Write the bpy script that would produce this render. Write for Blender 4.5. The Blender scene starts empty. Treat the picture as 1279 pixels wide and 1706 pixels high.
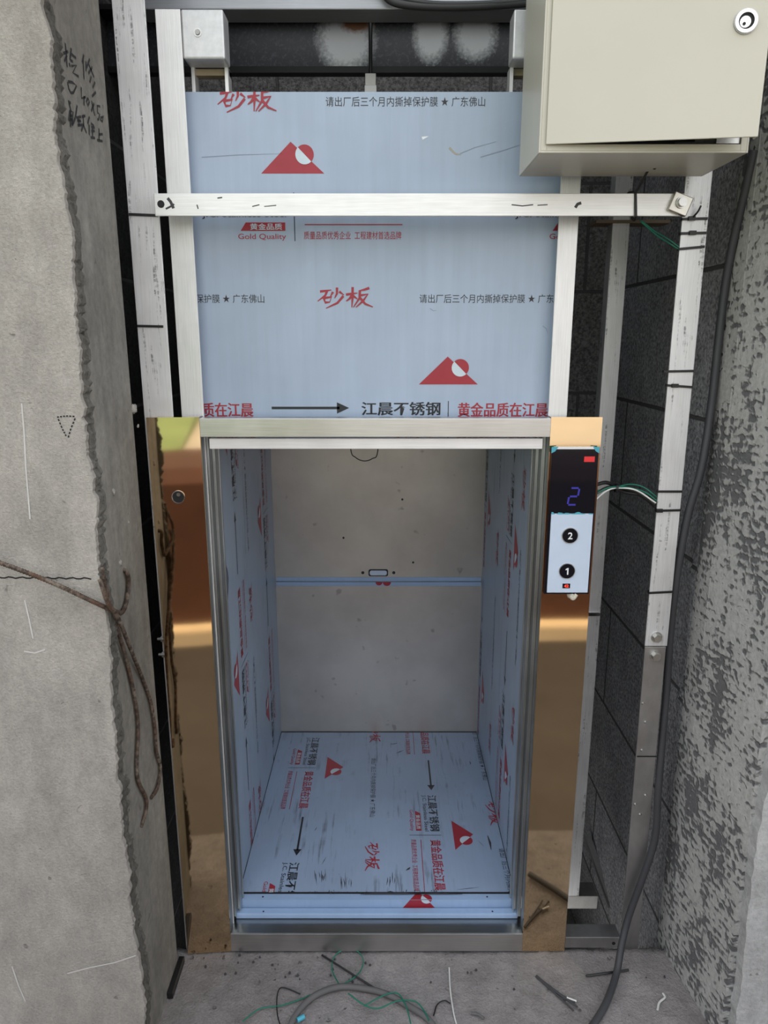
import bpy, bmesh, math, random
from mathutils import Vector, Matrix
R = random.Random(7)
SC = bpy.context.scene
COL = SC.collection

# ------------------------------------------------------------------ camera
F = 1188.0
TILT = math.radians(13.6)
CAM = Vector((0, -1.35, 1.361))
cd = bpy.data.cameras.new('camera')
cd.sensor_fit = 'VERTICAL'; cd.sensor_height = 36; cd.lens = F / 1706 * 36
cd.clip_start = 0.02; cd.clip_end = 200
cam = bpy.data.objects.new('camera', cd); COL.objects.link(cam)
cam.location = CAM; cam.rotation_euler = (math.pi / 2 - TILT, 0, 0)
SC.camera = cam
# ------------------------------------------------------------------ light
w = bpy.data.worlds.new('sky'); SC.world = w; w.use_nodes = True
nt = w.node_tree; nt.nodes.clear()
def wn(t): return nt.nodes.new(t)
tc = wn('ShaderNodeTexCoord'); sx = wn('ShaderNodeSeparateXYZ'); rp = wn('ShaderNodeValToRGB')
bg = wn('ShaderNodeBackground'); ou = wn('ShaderNodeOutputWorld')
nt.links.new(tc.outputs['Generated'], sx.inputs[0]); nt.links.new(sx.outputs['Z'], rp.inputs[0])
cr = rp.color_ramp
cr.elements[0].position = 0.0; cr.elements[0].color = (1.0, 0.985, 0.96, 1)
cr.elements[1].position = 0.8; cr.elements[1].color = (0.86, 0.92, 1.0, 1)
nt.links.new(rp.outputs[0], bg.inputs[0]); bg.inputs[1].default_value = 1.15
nt.links.new(bg.outputs[0], ou.inputs[0])
sun = bpy.data.lights.new('sun', 'SUN'); sun.energy = 3.0; sun.angle = 0.02; sun.color = (1, 0.94, 0.84)
so = bpy.data.objects.new('sun', sun); COL.objects.link(so)
so.rotation_euler = (math.radians(-25), 0, 0)      # high sun behind the building: the front stands in shade
so.location = (0, 3, 8)
SC.view_settings.view_transform = 'Standard'; SC.view_settings.look = 'None'
SC.view_settings.exposure = 0.63; SC.view_settings.gamma = 1.0
SC.view_settings.use_curve_mapping = False
SC.cycles.max_bounces = 10; SC.cycles.diffuse_bounces = 6; SC.cycles.glossy_bounces = 6
SC.cycles.use_denoising = True

# ------------------------------------------------------------------ measuring from the photograph
def ray(x, y):
    u = (x - 639.5) / F; v = (853 - y) / F
    return Vector((u, math.cos(TILT) + v * math.sin(TILT), -math.sin(TILT) + v * math.cos(TILT)))
def PY(x, y, Y): d = ray(x, y); return CAM + d * ((Y - CAM.y) / d.y)
def PX(x, y, X): d = ray(x, y); return CAM + d * ((X - CAM.x) / d.x)
def PZ(x, y, Z): d = ray(x, y); return CAM + d * ((Z - CAM.z) / d.z)

# ------------------------------------------------------------------ materials
MATS = {}
class NB:
    def __init__(s, name):
        s.m = bpy.data.materials.new(name); s.m.use_nodes = True; s.t = s.m.node_tree
        s.b = s.t.nodes['Principled BSDF']
        s.tc = s.t.nodes.new('ShaderNodeTexCoord')
        MATS[name] = s.m
    def n(s, t, **kw):
        o = s.t.nodes.new(t)
        for k, v in kw.items():
            if hasattr(o, k): setattr(o, k, v)
            else: o.inputs[k].default_value = v
        return o
    def l(s, a, b): s.t.links.new(a, b)
    def vec(s, scale=(1, 1, 1), rot=(0, 0, 0), loc=(0, 0, 0)):
        mp = s.n('ShaderNodeMapping'); mp.inputs['Scale'].default_value = scale
        mp.inputs['Rotation'].default_value = rot; mp.inputs['Location'].default_value = loc
        s.l(s.tc.outputs['Object'], mp.inputs[0]); return mp.outputs[0]
    def noise(s, vec, scale, detail=5, rough=0.6, dist=0.0):
        o = s.n('ShaderNodeTexNoise'); o.inputs['Scale'].default_value = scale
        o.inputs['Detail'].default_value = detail; o.inputs['Roughness'].default_value = rough
        o.inputs['Distortion'].default_value = dist
        s.l(vec, o.inputs['Vector']); return o.outputs[0]
    def ramp(s, fac, p0, c0, p1, c1):
        o = s.n('ShaderNodeValToRGB'); e = o.color_ramp.elements
        def c4(c): return (c, c, c, 1) if isinstance(c, (int, float)) else (*c, 1)
        e[0].position = p0; e[0].color = c4(c0); e[1].position = p1; e[1].color = c4(c1)
        s.l(fac, o.inputs[0]); return o.outputs[0]
    def mix(s, fac, a, b, mode='MIX'):
        o = s.n('ShaderNodeMix'); o.data_type = 'RGBA'; o.blend_type = mode
        for val, i in ((fac, 0), (a, 6), (b, 7)):
            if isinstance(val, (int, float)): o.inputs[i].default_value = val
            elif isinstance(val, tuple): o.inputs[i].default_value = (*val, 1)
            else: s.l(val, o.inputs[i])
        return o.outputs[2]
    def math(s, op, a, b=0.5):
        o = s.n('ShaderNodeMath'); o.operation = op
        for val, i in ((a, 0), (b, 1)):
            if isinstance(val, (int, float)): o.inputs[i].default_value = val
            else: s.l(val, o.inputs[i])
        return o.outputs[0]
    def bump(s, h, strength, dist):
        o = s.n('ShaderNodeBump'); o.inputs['Strength'].default_value = strength; o.inputs['Distance'].default_value = dist
        s.l(h, o.inputs['Height']); s.l(o.outputs[0], s.b.inputs['Normal'])
    def col(s, c):
        if isinstance(c, tuple): s.b.inputs['Base Color'].default_value = (*c, 1)
        else: s.l(c, s.b.inputs['Base Color'])
    def rough(s, r):
        if isinstance(r, (int, float)): s.b.inputs['Roughness'].default_value = r
        else: s.l(r, s.b.inputs['Roughness'])
    def metal(s, v): s.b.inputs['Metallic'].default_value = v

def plain(name, c, rough=0.5, metal=0.0, var=0.12, scale=30, emit=None):
    b = NB(name); v = b.noise(b.vec(), scale)
    b.col(b.mix(1.0, c, b.ramp(v, .3, 1 - var, .7, 1 + 0 * var), 'MULTIPLY')); b.rough(rough); b.metal(metal)
    if emit:
        b.b.inputs['Emission Color'].default_value = (*c, 1); b.b.inputs['Emission Strength'].default_value = emit
    return b.m

def brushed(name, c, rough, stretch=(40, 40, 1.2), bump=0.08, scratch=0.0, metal=1.0, var=.15):
    b = NB(name)
    v = b.noise(b.vec(stretch), 10, 4, .6); big = b.noise(b.vec(), 7, 3)
    col = b.mix(1.0, c, b.ramp(v, .3, 1 - var, .7, 1.0), 'MULTIPLY')
    col = b.mix(1.0, col, b.ramp(big, .35, .86, .65, 1.0), 'MULTIPLY')
    if scratch:
        sc = b.noise(b.vec((60, 60, 3.5), loc=(3, 1, 2)), 2.2, 6, .7)
        s2 = b.noise(b.vec((30, 30, 60)), 2.0, 5, .7)
        f = b.math('MULTIPLY', b.ramp(sc, .57, 0.0, .64, 1.0), b.ramp(s2, .44, 0.0, .56, 1.0))
        col = b.mix(b.math('MULTIPLY', f, scratch), col, (.08, .08, .08))
    b.col(col); b.metal(metal)
    b.rough(b.ramp(big, .3, rough * .85, .7, min(1, rough * 1.2)))
    b.bump(v, bump, .002)
    return b.m

M_ALU = brushed('aluminium', (.92, .92, .92), .45, scratch=.0, metal=.6)
M_ALUW = brushed('scuffed_aluminium', (.90, .90, .91), .48, scratch=.8, metal=.6)
M_ALUH = brushed('aluminium_bar', (.95, .95, .94), .42, stretch=(1.2, 40, 40), scratch=0, metal=.55)
M_GALV = brushed('galvanised_steel', (.80, .81, .82), .5, metal=.6, stretch=(8, 8, 8), bump=.05)
M_GALVD = brushed('dull_galvanised_steel', (.52, .51, .50), .5, stretch=(6, 6, 3), bump=.05)
M_SS = brushed('brushed_stainless', (.74, .73, .71), .36, stretch=(1.2, 60, 60), bump=.04)
M_SSB = brushed('bright_stainless', (.95, .93, .93), .4, metal=.2, stretch=(1.2, 60, 60), bump=.03)
M_SSD = brushed('dark_stainless', (.46, .46, .45), .22, stretch=(1.2, 60, 60), bump=.04)
M_GUIDE = brushed('guide_stainless', (.56, .59, .60), .36, stretch=(30, 30, .5), bump=.02)

b = NB('rear_stainless')       # dull stainless with faint smudges
big = b.noise(b.vec((1, 1, 1)), 4.5, 5); fine = b.noise(b.vec((1.5, 60, 60)), 9, 4); spots = b.noise(b.vec(), 24, 2)
c = b.mix(1.0, (.61, .59, .555), b.ramp(big, .35, .86, .65, 1.05), 'MULTIPLY')
c = b.mix(b.ramp(spots, .70, 0.0, .76, .45), c, (.16, .14, .13))
b.col(c); b.metal(.65); b.rough(.36); b.bump(fine, .05, .002); M_REAR = b.m

b = NB('gold_mirror')
wv = b.noise(b.vec((1, 1, .6)), 3.0, 2, .4)
b.col((.76, .57, .36)); b.metal(1.0); b.rough(.05); b.bump(wv, .09, .012); M_GOLD = b.m

def film(name, c, dirt=0.0, stretch=(20, 20, 1.0)):
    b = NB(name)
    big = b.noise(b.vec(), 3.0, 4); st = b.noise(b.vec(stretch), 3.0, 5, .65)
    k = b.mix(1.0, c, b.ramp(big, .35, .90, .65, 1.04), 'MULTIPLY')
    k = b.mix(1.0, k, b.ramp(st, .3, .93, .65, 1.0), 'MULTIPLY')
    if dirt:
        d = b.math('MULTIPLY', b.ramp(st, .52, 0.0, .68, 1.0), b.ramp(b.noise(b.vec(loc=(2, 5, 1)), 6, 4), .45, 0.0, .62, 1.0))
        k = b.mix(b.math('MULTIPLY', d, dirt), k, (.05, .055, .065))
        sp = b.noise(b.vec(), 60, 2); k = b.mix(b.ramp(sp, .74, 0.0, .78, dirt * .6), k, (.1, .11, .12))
    b.col(k); b.rough(.34); b.b.inputs['Specular IOR Level'].default_value = .4
    b.bump(b.noise(b.vec(), 22, 3), .06, .004)
    return b.m
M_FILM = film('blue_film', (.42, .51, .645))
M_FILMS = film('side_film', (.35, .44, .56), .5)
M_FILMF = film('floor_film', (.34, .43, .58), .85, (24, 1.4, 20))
M_FILMB = film('sill_film', (.36, .50, .72), .1)
M_RED = plain('red_print', (.37, .025, .042), .4, var=.1)
M_BLK = plain('black_print', (.012, .014, .02), .4)
M_INK = plain('marker_ink', (.012, .012, .014), .7)
M_FAINT = plain('faint_scratch', (.27, .33, .42), .5)
M_STAIN = plain('tan_stain', (.42, .40, .33), .6)
M_SCUFF = plain('dark_scuff', (.06, .06, .068), .6, var=.3)
M_WHITEF = plain('film_gap', (.62, .72, .80), .4)
M_CREAM = plain('cream_enamel', (.58, .555, .47), .32, var=.05, scale=5)
M_DARK = plain('dark_void', (.012, .012, .013), .7)
M_BLACKP = plain('black_plastic', (.012, .012, .013), .38)
M_CABLE = plain('cable_rubber', (.055, .056, .062), .55)
M_CABLEG = plain('dusty_cable', (.13, .125, .125), .7)
M_GREEN = plain('green_wire', (.01, .17, .11), .4)
M_WHITE = plain('white_wire', (.75, .75, .72), .5)
M_CHROME = plain('chrome', (.85, .85, .86), .12, 1.0, var=.05)
M_ZINC = brushed('zinc_bolt', (.66, .66, .64), .35, stretch=(10, 10, 10))
M_NICKEL = brushed('nickel_clip', (.58, .56, .50), .3, stretch=(5, 5, 5))
M_GLASS = plain('black_glass', (.008, .009, .013), .06, var=0)
M_WPLATE = plain('pale_blue_plate', (.60, .70, .85), .35, var=.05)
M_NUM = plain('white_numeral', (.85, .86, .88), .4, var=0)
M_STICK = plain('red_sticker', (.85, .035, .04), .4)
M_BSEG = plain('blue_segments', (.035, .03, .35), .4, emit=.04, var=0)
M_RSEG = plain('red_segments', (.9, .05, .03), .4, emit=.8, var=0)
M_CYAN = plain('cyan_film', (.08, .42, .55), .4)
M_PUTTY = plain('putty', (.62, .58, .48), .8)
M_TAN = plain('tan_wood', (.42, .35, .24), .6)
M_BROWN = plain('brown_plank', (.20, .14, .09), .6)
M_LGREY = brushed('grey_beam', (.46, .48, .52), .4, stretch=(1, 30, 30), metal=.4)

b = NB('rusty_bar')
v = b.noise(b.vec(), 120, 4); v2 = b.noise(b.vec(), 25, 3)
b.col(b.mix(b.ramp(v, .4, 0.0, .62, 1.0), (.045, .030, .023), b.mix(b.ramp(v2, .4, 0.0, .6, 1.0), (.12, .065, .04), (.20, .16, .125))))
b.rough(.85); b.bump(v, .4, .002); M_RUST = b.m

b = NB('dark_beam_paint')      # gloss dark steel, white sky reflections painted in near the middle, rust stain at the top
vv = b.noise(b.vec((1, 10, 10)), 12, 5, .7); sp = b.noise(b.vec(), 140, 3, .7)
base = b.mix(b.ramp(sp, .5, 0.0, .75, 1.0), (.035, .038, .046), (.10, .105, .12))
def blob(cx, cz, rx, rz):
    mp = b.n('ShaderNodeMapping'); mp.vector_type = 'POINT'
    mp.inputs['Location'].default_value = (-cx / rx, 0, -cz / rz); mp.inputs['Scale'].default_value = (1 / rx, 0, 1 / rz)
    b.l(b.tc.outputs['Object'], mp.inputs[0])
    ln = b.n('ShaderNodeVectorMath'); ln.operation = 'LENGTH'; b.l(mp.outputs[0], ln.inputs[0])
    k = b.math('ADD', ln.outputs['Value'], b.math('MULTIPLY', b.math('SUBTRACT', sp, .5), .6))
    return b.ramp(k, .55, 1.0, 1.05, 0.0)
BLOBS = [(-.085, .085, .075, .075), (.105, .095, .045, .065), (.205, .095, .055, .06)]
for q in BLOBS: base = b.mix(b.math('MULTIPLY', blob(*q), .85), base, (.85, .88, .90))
base = b.mix(blob(-.062, .118, .045, .022), base, (.30, .13, .05))
b.col(base); b.rough(.38); M_BEAM = b.m

def concrete(name, c0, c1, bumpk=.5, fine=90, streak=0, pits=True):
    b = NB(name)
    big = b.noise(b.vec(), 2.6, 6, .65); med = b.noise(b.vec((1, 1, .55)), 16, 5, .65); fn = b.noise(b.vec(), fine, 4, .7)
    k = b.mix(b.ramp(big, .32, 0.0, .68, 1.0), c0, c1)
    k = b.mix(1.0, k, b.ramp(med, .3, .74, .7, 1.12), 'MULTIPLY')
    k = b.mix(1.0, k, b.ramp(fn, .3, .80, .7, 1.10), 'MULTIPLY')
    if streak:
        s = b.noise(b.vec((14, 14, .7)), 4, 4)
        k = b.mix(1.0, k, b.ramp(s, .35, 1 - streak, .65, 1.05), 'MULTIPLY')
    h = b.math('ADD', b.math('MULTIPLY', med, .8), b.math('MULTIPLY', fn, .7))
    if pits:
        p = b.noise(b.vec(), 40, 2); pm = b.ramp(p, .70, 0.0, .75, 1.0)
        k = b.mix(b.math('MULTIPLY', pm, .5), k, (.09, .085, .08)); h = b.math('SUBTRACT', h, b.math('MULTIPLY', pm, .5))
    b.col(k); b.rough(.92); b.bump(h, bumpk, .008); return b.m
M_PLASTER = concrete('grey_plaster', (.375, .348, .315), (.465, .437, .40), .6, 260)
M_REVEAL = concrete('smooth_concrete', (.19, .175, .15), (.30, .285, .255), .3, 70, .12)
M_RAG = concrete('broken_plaster', (.10, .093, .08), (.19, .18, .16), 1.0, 160)
M_FLOOR = concrete('rough_ledge', (.24, .215, .21), (.39, .36, .35), 1.0, 190)
M_PIER = concrete('pale_concrete', (.42, .42, .415), (.52, .52, .515), .4, 110)

b = NB('trowelled_render')     # patches combed into rows of short dark dents
cv = b.vec(); big = b.noise(b.vec((1, 1.6, .8)), 6.5, 4, .6, .4)
fn = b.noise(b.vec(), 120, 4)
fine = b.noise(b.vec((50, 62, 78), rot=(math.radians(6), 0, 0)), 1.0, 1.5, .5, .3)
sp = b.n('ShaderNodeSeparateXYZ'); b.l(b.tc.outputs['Object'], sp.inputs[0])
comb = b.math('MULTIPLY', b.math('SINE', b.math('MULTIPLY', b.math('ADD', sp.outputs['Z'], b.math('MULTIPLY', sp.outputs['Y'], .12)), 400.0)), .055)
ragged = b.noise(b.vec((1, 26, 9)), 1.0, 4, .7)
tot = b.math('ADD', b.math('ADD', b.math('MULTIPLY', fine, .9), comb), b.math('ADD', b.math('MULTIPLY', big, 1.15), b.math('MULTIPLY', ragged, .45)))
f = b.ramp(tot, .0, 0.0, 1.0, 1.0)
f = b.ramp(b.math('MULTIPLY', tot, .5), .622, 0.0, .69, 1.0)
k = b.mix(f, b.mix(b.ramp(big, .3, 0.0, .7, 1.0), (.50, .50, .48), (.40, .40, .385)), (.145, .145, .15))
k = b.mix(1.0, k, b.ramp(fn, .3, .78, .7, 1.1), 'MULTIPLY')
b.col(k); b.rough(.9); b.bump(b.math('SUBTRACT', b.math('MULTIPLY', fn, .4), f), .7, .006); M_TROWEL = b.m

def blockwall(name, axis, dark, light):
    b = NB(name)
    sp = b.n('ShaderNodeSeparateXYZ'); b.l(b.tc.outputs['Object'], sp.inputs[0])
    cb = b.n('ShaderNodeCombineXYZ'); b.l(sp.outputs[axis], cb.inputs[0]); b.l(sp.outputs['Z'], cb.inputs[1])
    br = b.n('ShaderNodeTexBrick'); b.l(cb.outputs[0], br.inputs['Vector'])
    br.inputs['Scale'].default_value = 1; br.inputs['Brick Width'].default_value = .6; br.inputs['Row Height'].default_value = .30
    br.inputs['Mortar Size'].default_value = .005; br.inputs['Mortar Smooth'].default_value = .3; br.offset = .5
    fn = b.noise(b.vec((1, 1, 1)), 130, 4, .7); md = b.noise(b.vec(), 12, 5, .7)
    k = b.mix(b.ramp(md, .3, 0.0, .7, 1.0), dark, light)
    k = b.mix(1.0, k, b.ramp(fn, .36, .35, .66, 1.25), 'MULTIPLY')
    k = b.mix(br.outputs['Fac'], k, (.09, .09, .09))
    b.col(k); b.rough(.95)
    b.bump(b.math('SUBTRACT', b.math('ADD', b.math('MULTIPLY', fn, .6), md), b.math('MULTIPLY', br.outputs['Fac'], 2.0)), .8, .008)
    return b.m
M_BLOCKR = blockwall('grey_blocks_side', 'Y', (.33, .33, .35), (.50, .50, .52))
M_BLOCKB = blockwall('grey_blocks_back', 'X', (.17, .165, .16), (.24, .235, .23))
M_BLOCKL = blockwall('shaded_blocks_left', 'Y', (.03, .03, .03), (.05, .05, .05))  # same blocks, with the shade of the left gap put into the colour
M_GRASS = plain('grass', (.20, .29, .12), .9, var=.3, scale=3)
M_EARTH = plain('red_brown_earth', (.075, .030, .020), .9, var=.3, scale=6)
M_FAR = plain('pale_far_field', (.45, .42, .375), .9, var=.15, scale=3)
M_SUNLIT = plain('sunlit_yard', (.78, .64, .44), .9, var=.15, scale=3)  # sunlit strip of the yard, its brightness put into the colour
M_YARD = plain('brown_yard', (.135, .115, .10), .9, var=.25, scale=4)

# ------------------------------------------------------------------ mesh helpers
class MB:
    def __init__(s): s.v = []; s.f = []; s.mi = []; s.mats = []; s.sm = []
    def mat(s, m):
        if m not in s.mats: s.mats.append(m)
        return s.mats.index(m)
    def add(s, vs, fs, m, smooth=False):
        o = len(s.v); s.v += [Vector(p) for p in vs]; i = s.mat(m)
        for f in fs: s.f.append([q + o for q in f]); s.mi.append(i); s.sm.append(smooth)
        return s
    def box(s, x0, x1, y0, y1, z0, z1, m):
        return s.hexa([(x0, y0, z0), (x1, y0, z0), (x1, y1, z0), (x0, y1, z0)], [(x0, y0, z1), (x1, y0, z1), (x1, y1, z1), (x0, y1, z1)], m)
    def hexa(s, a, c, m):
        return s.add(list(a) + list(c), [(3, 2, 1, 0), (4, 5, 6, 7), (0, 1, 5, 4), (1, 2, 6, 5), (2, 3, 7, 6), (3, 0, 4, 7)], m)
    def prism(s, pts, axis, a0, a1, m):
        """pts: 2D outline (ccw); axis: 'X','Y','Z' direction of extrusion"""
        def mk(p, a):
            return {'X': (a, p[0], p[1]), 'Y': (p[0], a, p[1]), 'Z': (p[0], p[1], a)}[axis]
        n = len(pts); vs = [mk(p, a0) for p in pts] + [mk(p, a1) for p in pts]
        fs = [list(range(n))[::-1], list(range(n, 2 * n))] + [(i, (i + 1) % n, n + (i + 1) % n, n + i) for i in range(n)]
        return s.add(vs, fs, m)
    def tube(s, pts, r, m, seg=8, sub=6, rfun=None, smooth=True):
        P = [Vector(p) for p in pts]
        if len(P) > 2 and sub > 1:
            Q = []; E = [P[0] * 2 - P[1]] + P + [P[-1] * 2 - P[-2]]
            for i in range(1, len(E) - 2):
                for k in range(sub):
                    t = k / sub; a, bb, c, d = E[i - 1:i + 3]
                    Q.append(.5 * ((2 * bb) + (c - a) * t + (2 * a - 5 * bb + 4 * c - d) * t * t + (3 * bb - a - 3 * c + d) * t ** 3))
            P = Q + [P[-1]]
        up = None; vs = []; n = len(P)
        for i, p in enumerate(P):
            t = (P[min(i + 1, n - 1)] - P[max(i - 1, 0)]).normalized()
            if up is None: up = t.orthogonal().normalized()
            up = (up - t * up.dot(t)).normalized(); sd = t.cross(up)
            rr = r * (rfun(i, n) if rfun else 1)
            for k in range(seg):
                a = 2 * math.pi * k / seg; vs.append(p + (up * math.cos(a) + sd * math.sin(a)) * rr)
        fs = [(i * seg + k, i * seg + (k + 1) % seg, (i + 1) * seg + (k + 1) % seg, (i + 1) * seg + k) for i in range(n - 1) for k in range(seg)]
        s.add(vs, fs, m, smooth); s.add(vs[:seg], [list(range(seg))[::-1]], m); s.add(vs[-seg:], [list(range(seg))], m)
        return s
    def cyl(s, c, r, h, axis, m, seg=24, r2=None):
        c = Vector(c); ax = Vector(axis).normalized(); u = ax.orthogonal().normalized(); q = ax.cross(u); r2 = r if r2 is None else r2
        vs = [c + (u * math.cos(2 * math.pi * k / seg) + q * math.sin(2 * math.pi * k / seg)) * r for k in range(seg)]
        vs += [c + ax * h + (u * math.cos(2 * math.pi * k / seg) + q * math.sin(2 * math.pi * k / seg)) * r2 for k in range(seg)]
        s.add(vs, [(k, (k + 1) % seg, seg + (k + 1) % seg, seg + k) for k in range(seg)], m, seg > 8)
        s.add(vs[:seg], [list(range(seg))[::-1]], m); s.add(vs[seg:], [list(range(seg))], m); return s
    def ring(s, c, r0, r1, h, axis, m, seg=28):
        c = Vector(c); ax = Vector(axis).normalized(); u = ax.orthogonal().normalized(); q = ax.cross(u); vs = []
        for rr, hh in ((r0, 0), (r1, 0), (r1, h), (r0, h)):
            vs += [c + ax * hh + (u * math.cos(2 * math.pi * k / seg) + q * math.sin(2 * math.pi * k / seg)) * rr for k in range(seg)]
        fs = [(j * seg + k, j * seg + (k + 1) % seg, ((j + 1) % 4) * seg + (k + 1) % seg, ((j + 1) % 4) * seg + k) for j in range(4) for k in range(seg)]
        return s.add(vs, fs, m, False)
    def ribbon(s, pts, wid, normal, m):
        P = [Vector(p) for p in pts]; n = Vector(normal); vs = []
        for i, p in enumerate(P):
            t = (P[min(i + 1, len(P) - 1)] - P[max(i - 1, 0)]); t.normalize()
            sd = n.cross(t).normalized() * (wid[i] if isinstance(wid, (list, tuple)) else wid) / 2
            vs += [p - sd, p + sd]
        return s.add(vs, [(2 * i, 2 * i + 2, 2 * i + 3, 2 * i + 1) for i in range(len(P) - 1)], m)
    def build(s, name, parent=None, bevel=0.0, loc=None):
        off = Vector((0, 0, 0))
        q = parent
        while q is not None: off += q.location; q = q.parent
        if loc is not None: off = Vector(loc) 
        me = bpy.data.meshes.new(name)
        me.from_pydata([v - off for v in s.v], [], s.f); 
        for m in s.mats: me.materials.append(m)
        for p, i, sm in zip(me.polygons, s.mi, s.sm): p.material_index = i; p.use_smooth = sm
        bm = bmesh.new(); bm.from_mesh(me); bm.normal_update()
        closed = not any(e.is_boundary for e in bm.edges)
        if closed: bmesh.ops.recalc_face_normals(bm, faces=bm.faces)
        bm.to_mesh(me); bm.free(); me.update()
        o = bpy.data.objects.new(name, me); COL.objects.link(o)
        if parent is not None: o.parent = parent
        elif loc is not None: o.location = loc
        if bevel:
            md = o.modifiers.new('bevel', 'BEVEL'); md.width = bevel; md.segments = 2; md.limit_method = 'ANGLE'; md.angle_limit = math.radians(40)
        return o
def tag(o, label, cat, group=None):
    o['label'] = label; o['category'] = cat
    if group: o['group'] = group
    return o
def thing(name, loc, label, cat, group=None):
    o = bpy.data.objects.new(name, None); COL.objects.link(o); o.location = loc; o.empty_display_size = .05
    return tag(o, label, cat, group)
def struct(o): o['kind'] = 'structure'; return o

# ------------------------------------------------------------------ printing
_TXT = {}
def text2d(body, bold=0.0, shear=0.0):
    k = (body, bold, shear)
    if k in _TXT: return _TXT[k]
    c = bpy.data.curves.new('print', 'FONT'); c.body = body; c.offset = bold; c.shear = shear; c.resolution_u = 3
    o = bpy.data.objects.new('print', c); COL.objects.link(o)
    dg = bpy.context.evaluated_depsgraph_get(); ev = o.evaluated_get(dg); me = ev.to_mesh()
    V = [(v.co.x, v.co.y) for v in me.vertices]; Fc = [list(p.vertices) for p in me.polygons]
    ev.to_mesh_clear(); bpy.data.objects.remove(o); bpy.data.curves.remove(c)
    x0 = min(p[0] for p in V); x1 = max(p[0] for p in V); y0 = min(p[1] for p in V); y1 = max(p[1] for p in V)
    V = [((p[0] - x0) / (x1 - x0), (p[1] - y0) / (y1 - y0)) for p in V]
    _TXT[k] = (V, Fc); return _TXT[k]
class Print:
    """flat artwork in (u, v) metres, clipped to a rectangle, laid on a face of a mesh"""
    def __init__(s): s.layers = []
    def poly(s, pts, m, lvl=0): s.layers.append(([tuple(p) for p in pts], [list(range(len(pts)))], m, lvl))
    def text(s, body, u0, u1, v0, v1, m, bold=0.0, shear=0.0, lvl=0):
        V, Fc = text2d(body, bold, shear)
        s.layers.append(([(u0 + p[0] * (u1 - u0), v0 + p[1] * (v1 - v0)) for p in V], Fc, m, lvl))
    def rect(s, u0, u1, v0, v1, m, lvl=0): s.poly([(u0, v0), (u1, v0), (u1, v1), (u0, v1)], m, lvl)
    def circle(s, cu, cv, r, m, lvl=0, a0=0, a1=2 * math.pi, n=28):
        s.poly([(cu + r * math.cos(a0 + (a1 - a0) * k / n), cv + r * math.sin(a0 + (a1 - a0) * k / n)) for k in range(n + (0 if a1 - a0 > 6.2 else 1))], m, lvl)
    def stroke(s, pts, w0, m, lvl=0):
        n = len(pts); V = []
        for i, p in enumerate(pts):
            a = pts[max(i - 1, 0)]; c = pts[min(i + 1, n - 1)]; dx, dy = c[0] - a[0], c[1] - a[1]; L = math.hypot(dx, dy) or 1
            ww = w0 * (1.0 if i == 0 else (.85 if i < n - 1 else .35)); V += [(p[0] + dy / L * ww / 2, p[1] - dx / L * ww / 2), (p[0] - dy / L * ww / 2, p[1] + dx / L * ww / 2)]
        s.layers.append((V, [(2 * i, 2 * i + 2, 2 * i + 3, 2 * i + 1) for i in range(n - 1)], m, lvl))
    def lay(s, mb, org, U, W, clip=None, eps=.0004):
        U = Vector(U); W = Vector(W); N = U.cross(W).normalized(); org = Vector(org)
        for V, Fc, m, lvl in s.layers:
            us = [p[0] for p in V]; vs_ = [p[1] for p in V]
            if clip:
                a, c, d, e = clip
                if max(us) < a or min(us) > c or max(vs_) < d or min(vs_) > e: continue
                if min(us) < a or max(us) > c or min(vs_) < d or max(vs_) > e:
                    bm = bmesh.new(); bv = [bm.verts.new((p[0], p[1], 0)) for p in V]
                    for f in Fc:
                        try: bm.faces.new([bv[i] for i in f])
                        except ValueError: pass
                    for co, no in (((a, 0, 0), (-1, 0, 0)), ((c, 0, 0), (1, 0, 0)), ((0, d, 0), (0, -1, 0)), ((0, e, 0), (0, 1, 0))):
                        bmesh.ops.bisect_plane(bm, geom=bm.verts[:] + bm.edges[:] + bm.faces[:], plane_co=co, plane_no=no, clear_outer=True)
                    bm.verts.index_update()
                    V = [(v.co.x, v.co.y) for v in bm.verts]; Fc = [[v.index for v in f.verts] for f in bm.faces]; bm.free()
                    if not Fc: continue
            mb.add([org + U * p[0] + W * p[1] + N * (eps * (1 + lvl)) for p in V], Fc, m)
SHA = [[(.03, .80), (.14, .83), (.25, .87)], [(.17, .85), (.13, .62), (-.02, .36)], [(.10, .52), (.13, .26)], [(.09, .50), (.25, .55), (.21, .30)], [(.12, .30), (.22, .32)],
       [(.36, .98), (.355, .70), (.31, .50)], [(.28, .78), (.23, .58)], [(.40, .80), (.49, .64)], [(.48, .60), (.36, .28), (.14, .04)]]
BAN = [[(.53, .66), (.64, .70), (.75, .73)], [(.66, 1.0), (.655, .5), (.64, .08)], [(.65, .66), (.60, .48), (.53, .36)], [(.67, .60), (.75, .46)],
       [(.98, .96), (.88, .88), (.79, .84)], [(.80, .86), (.79, .5), (.67, .08)], [(.80, .62), (.95, .68), (.86, .38), (.72, .08)], [(.79, .54), (.90, .24), (1.05, .10)]]
def shaban(p, u, v, w=.098, h=.040):
    for i, st in enumerate(SHA + BAN): p.stroke([(u + a * w, v + c * h) for a, c in st], .0047, M_RED, i * .12)
def logo(p, u, v, w=.115, h=.053, hole=M_WHITEF):
    p.poly([(u, v), (u + w, v), (u + .48 * w, v + h)], M_RED)
    cx, cy, r = u + .695 * w, v + .60 * h, .145 * w
    p.circle(cx, cy, r, M_RED, 1); a = math.radians(135)
    p.circle(cx, cy, r, hole, 2, a, a + math.pi, 20)
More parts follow.
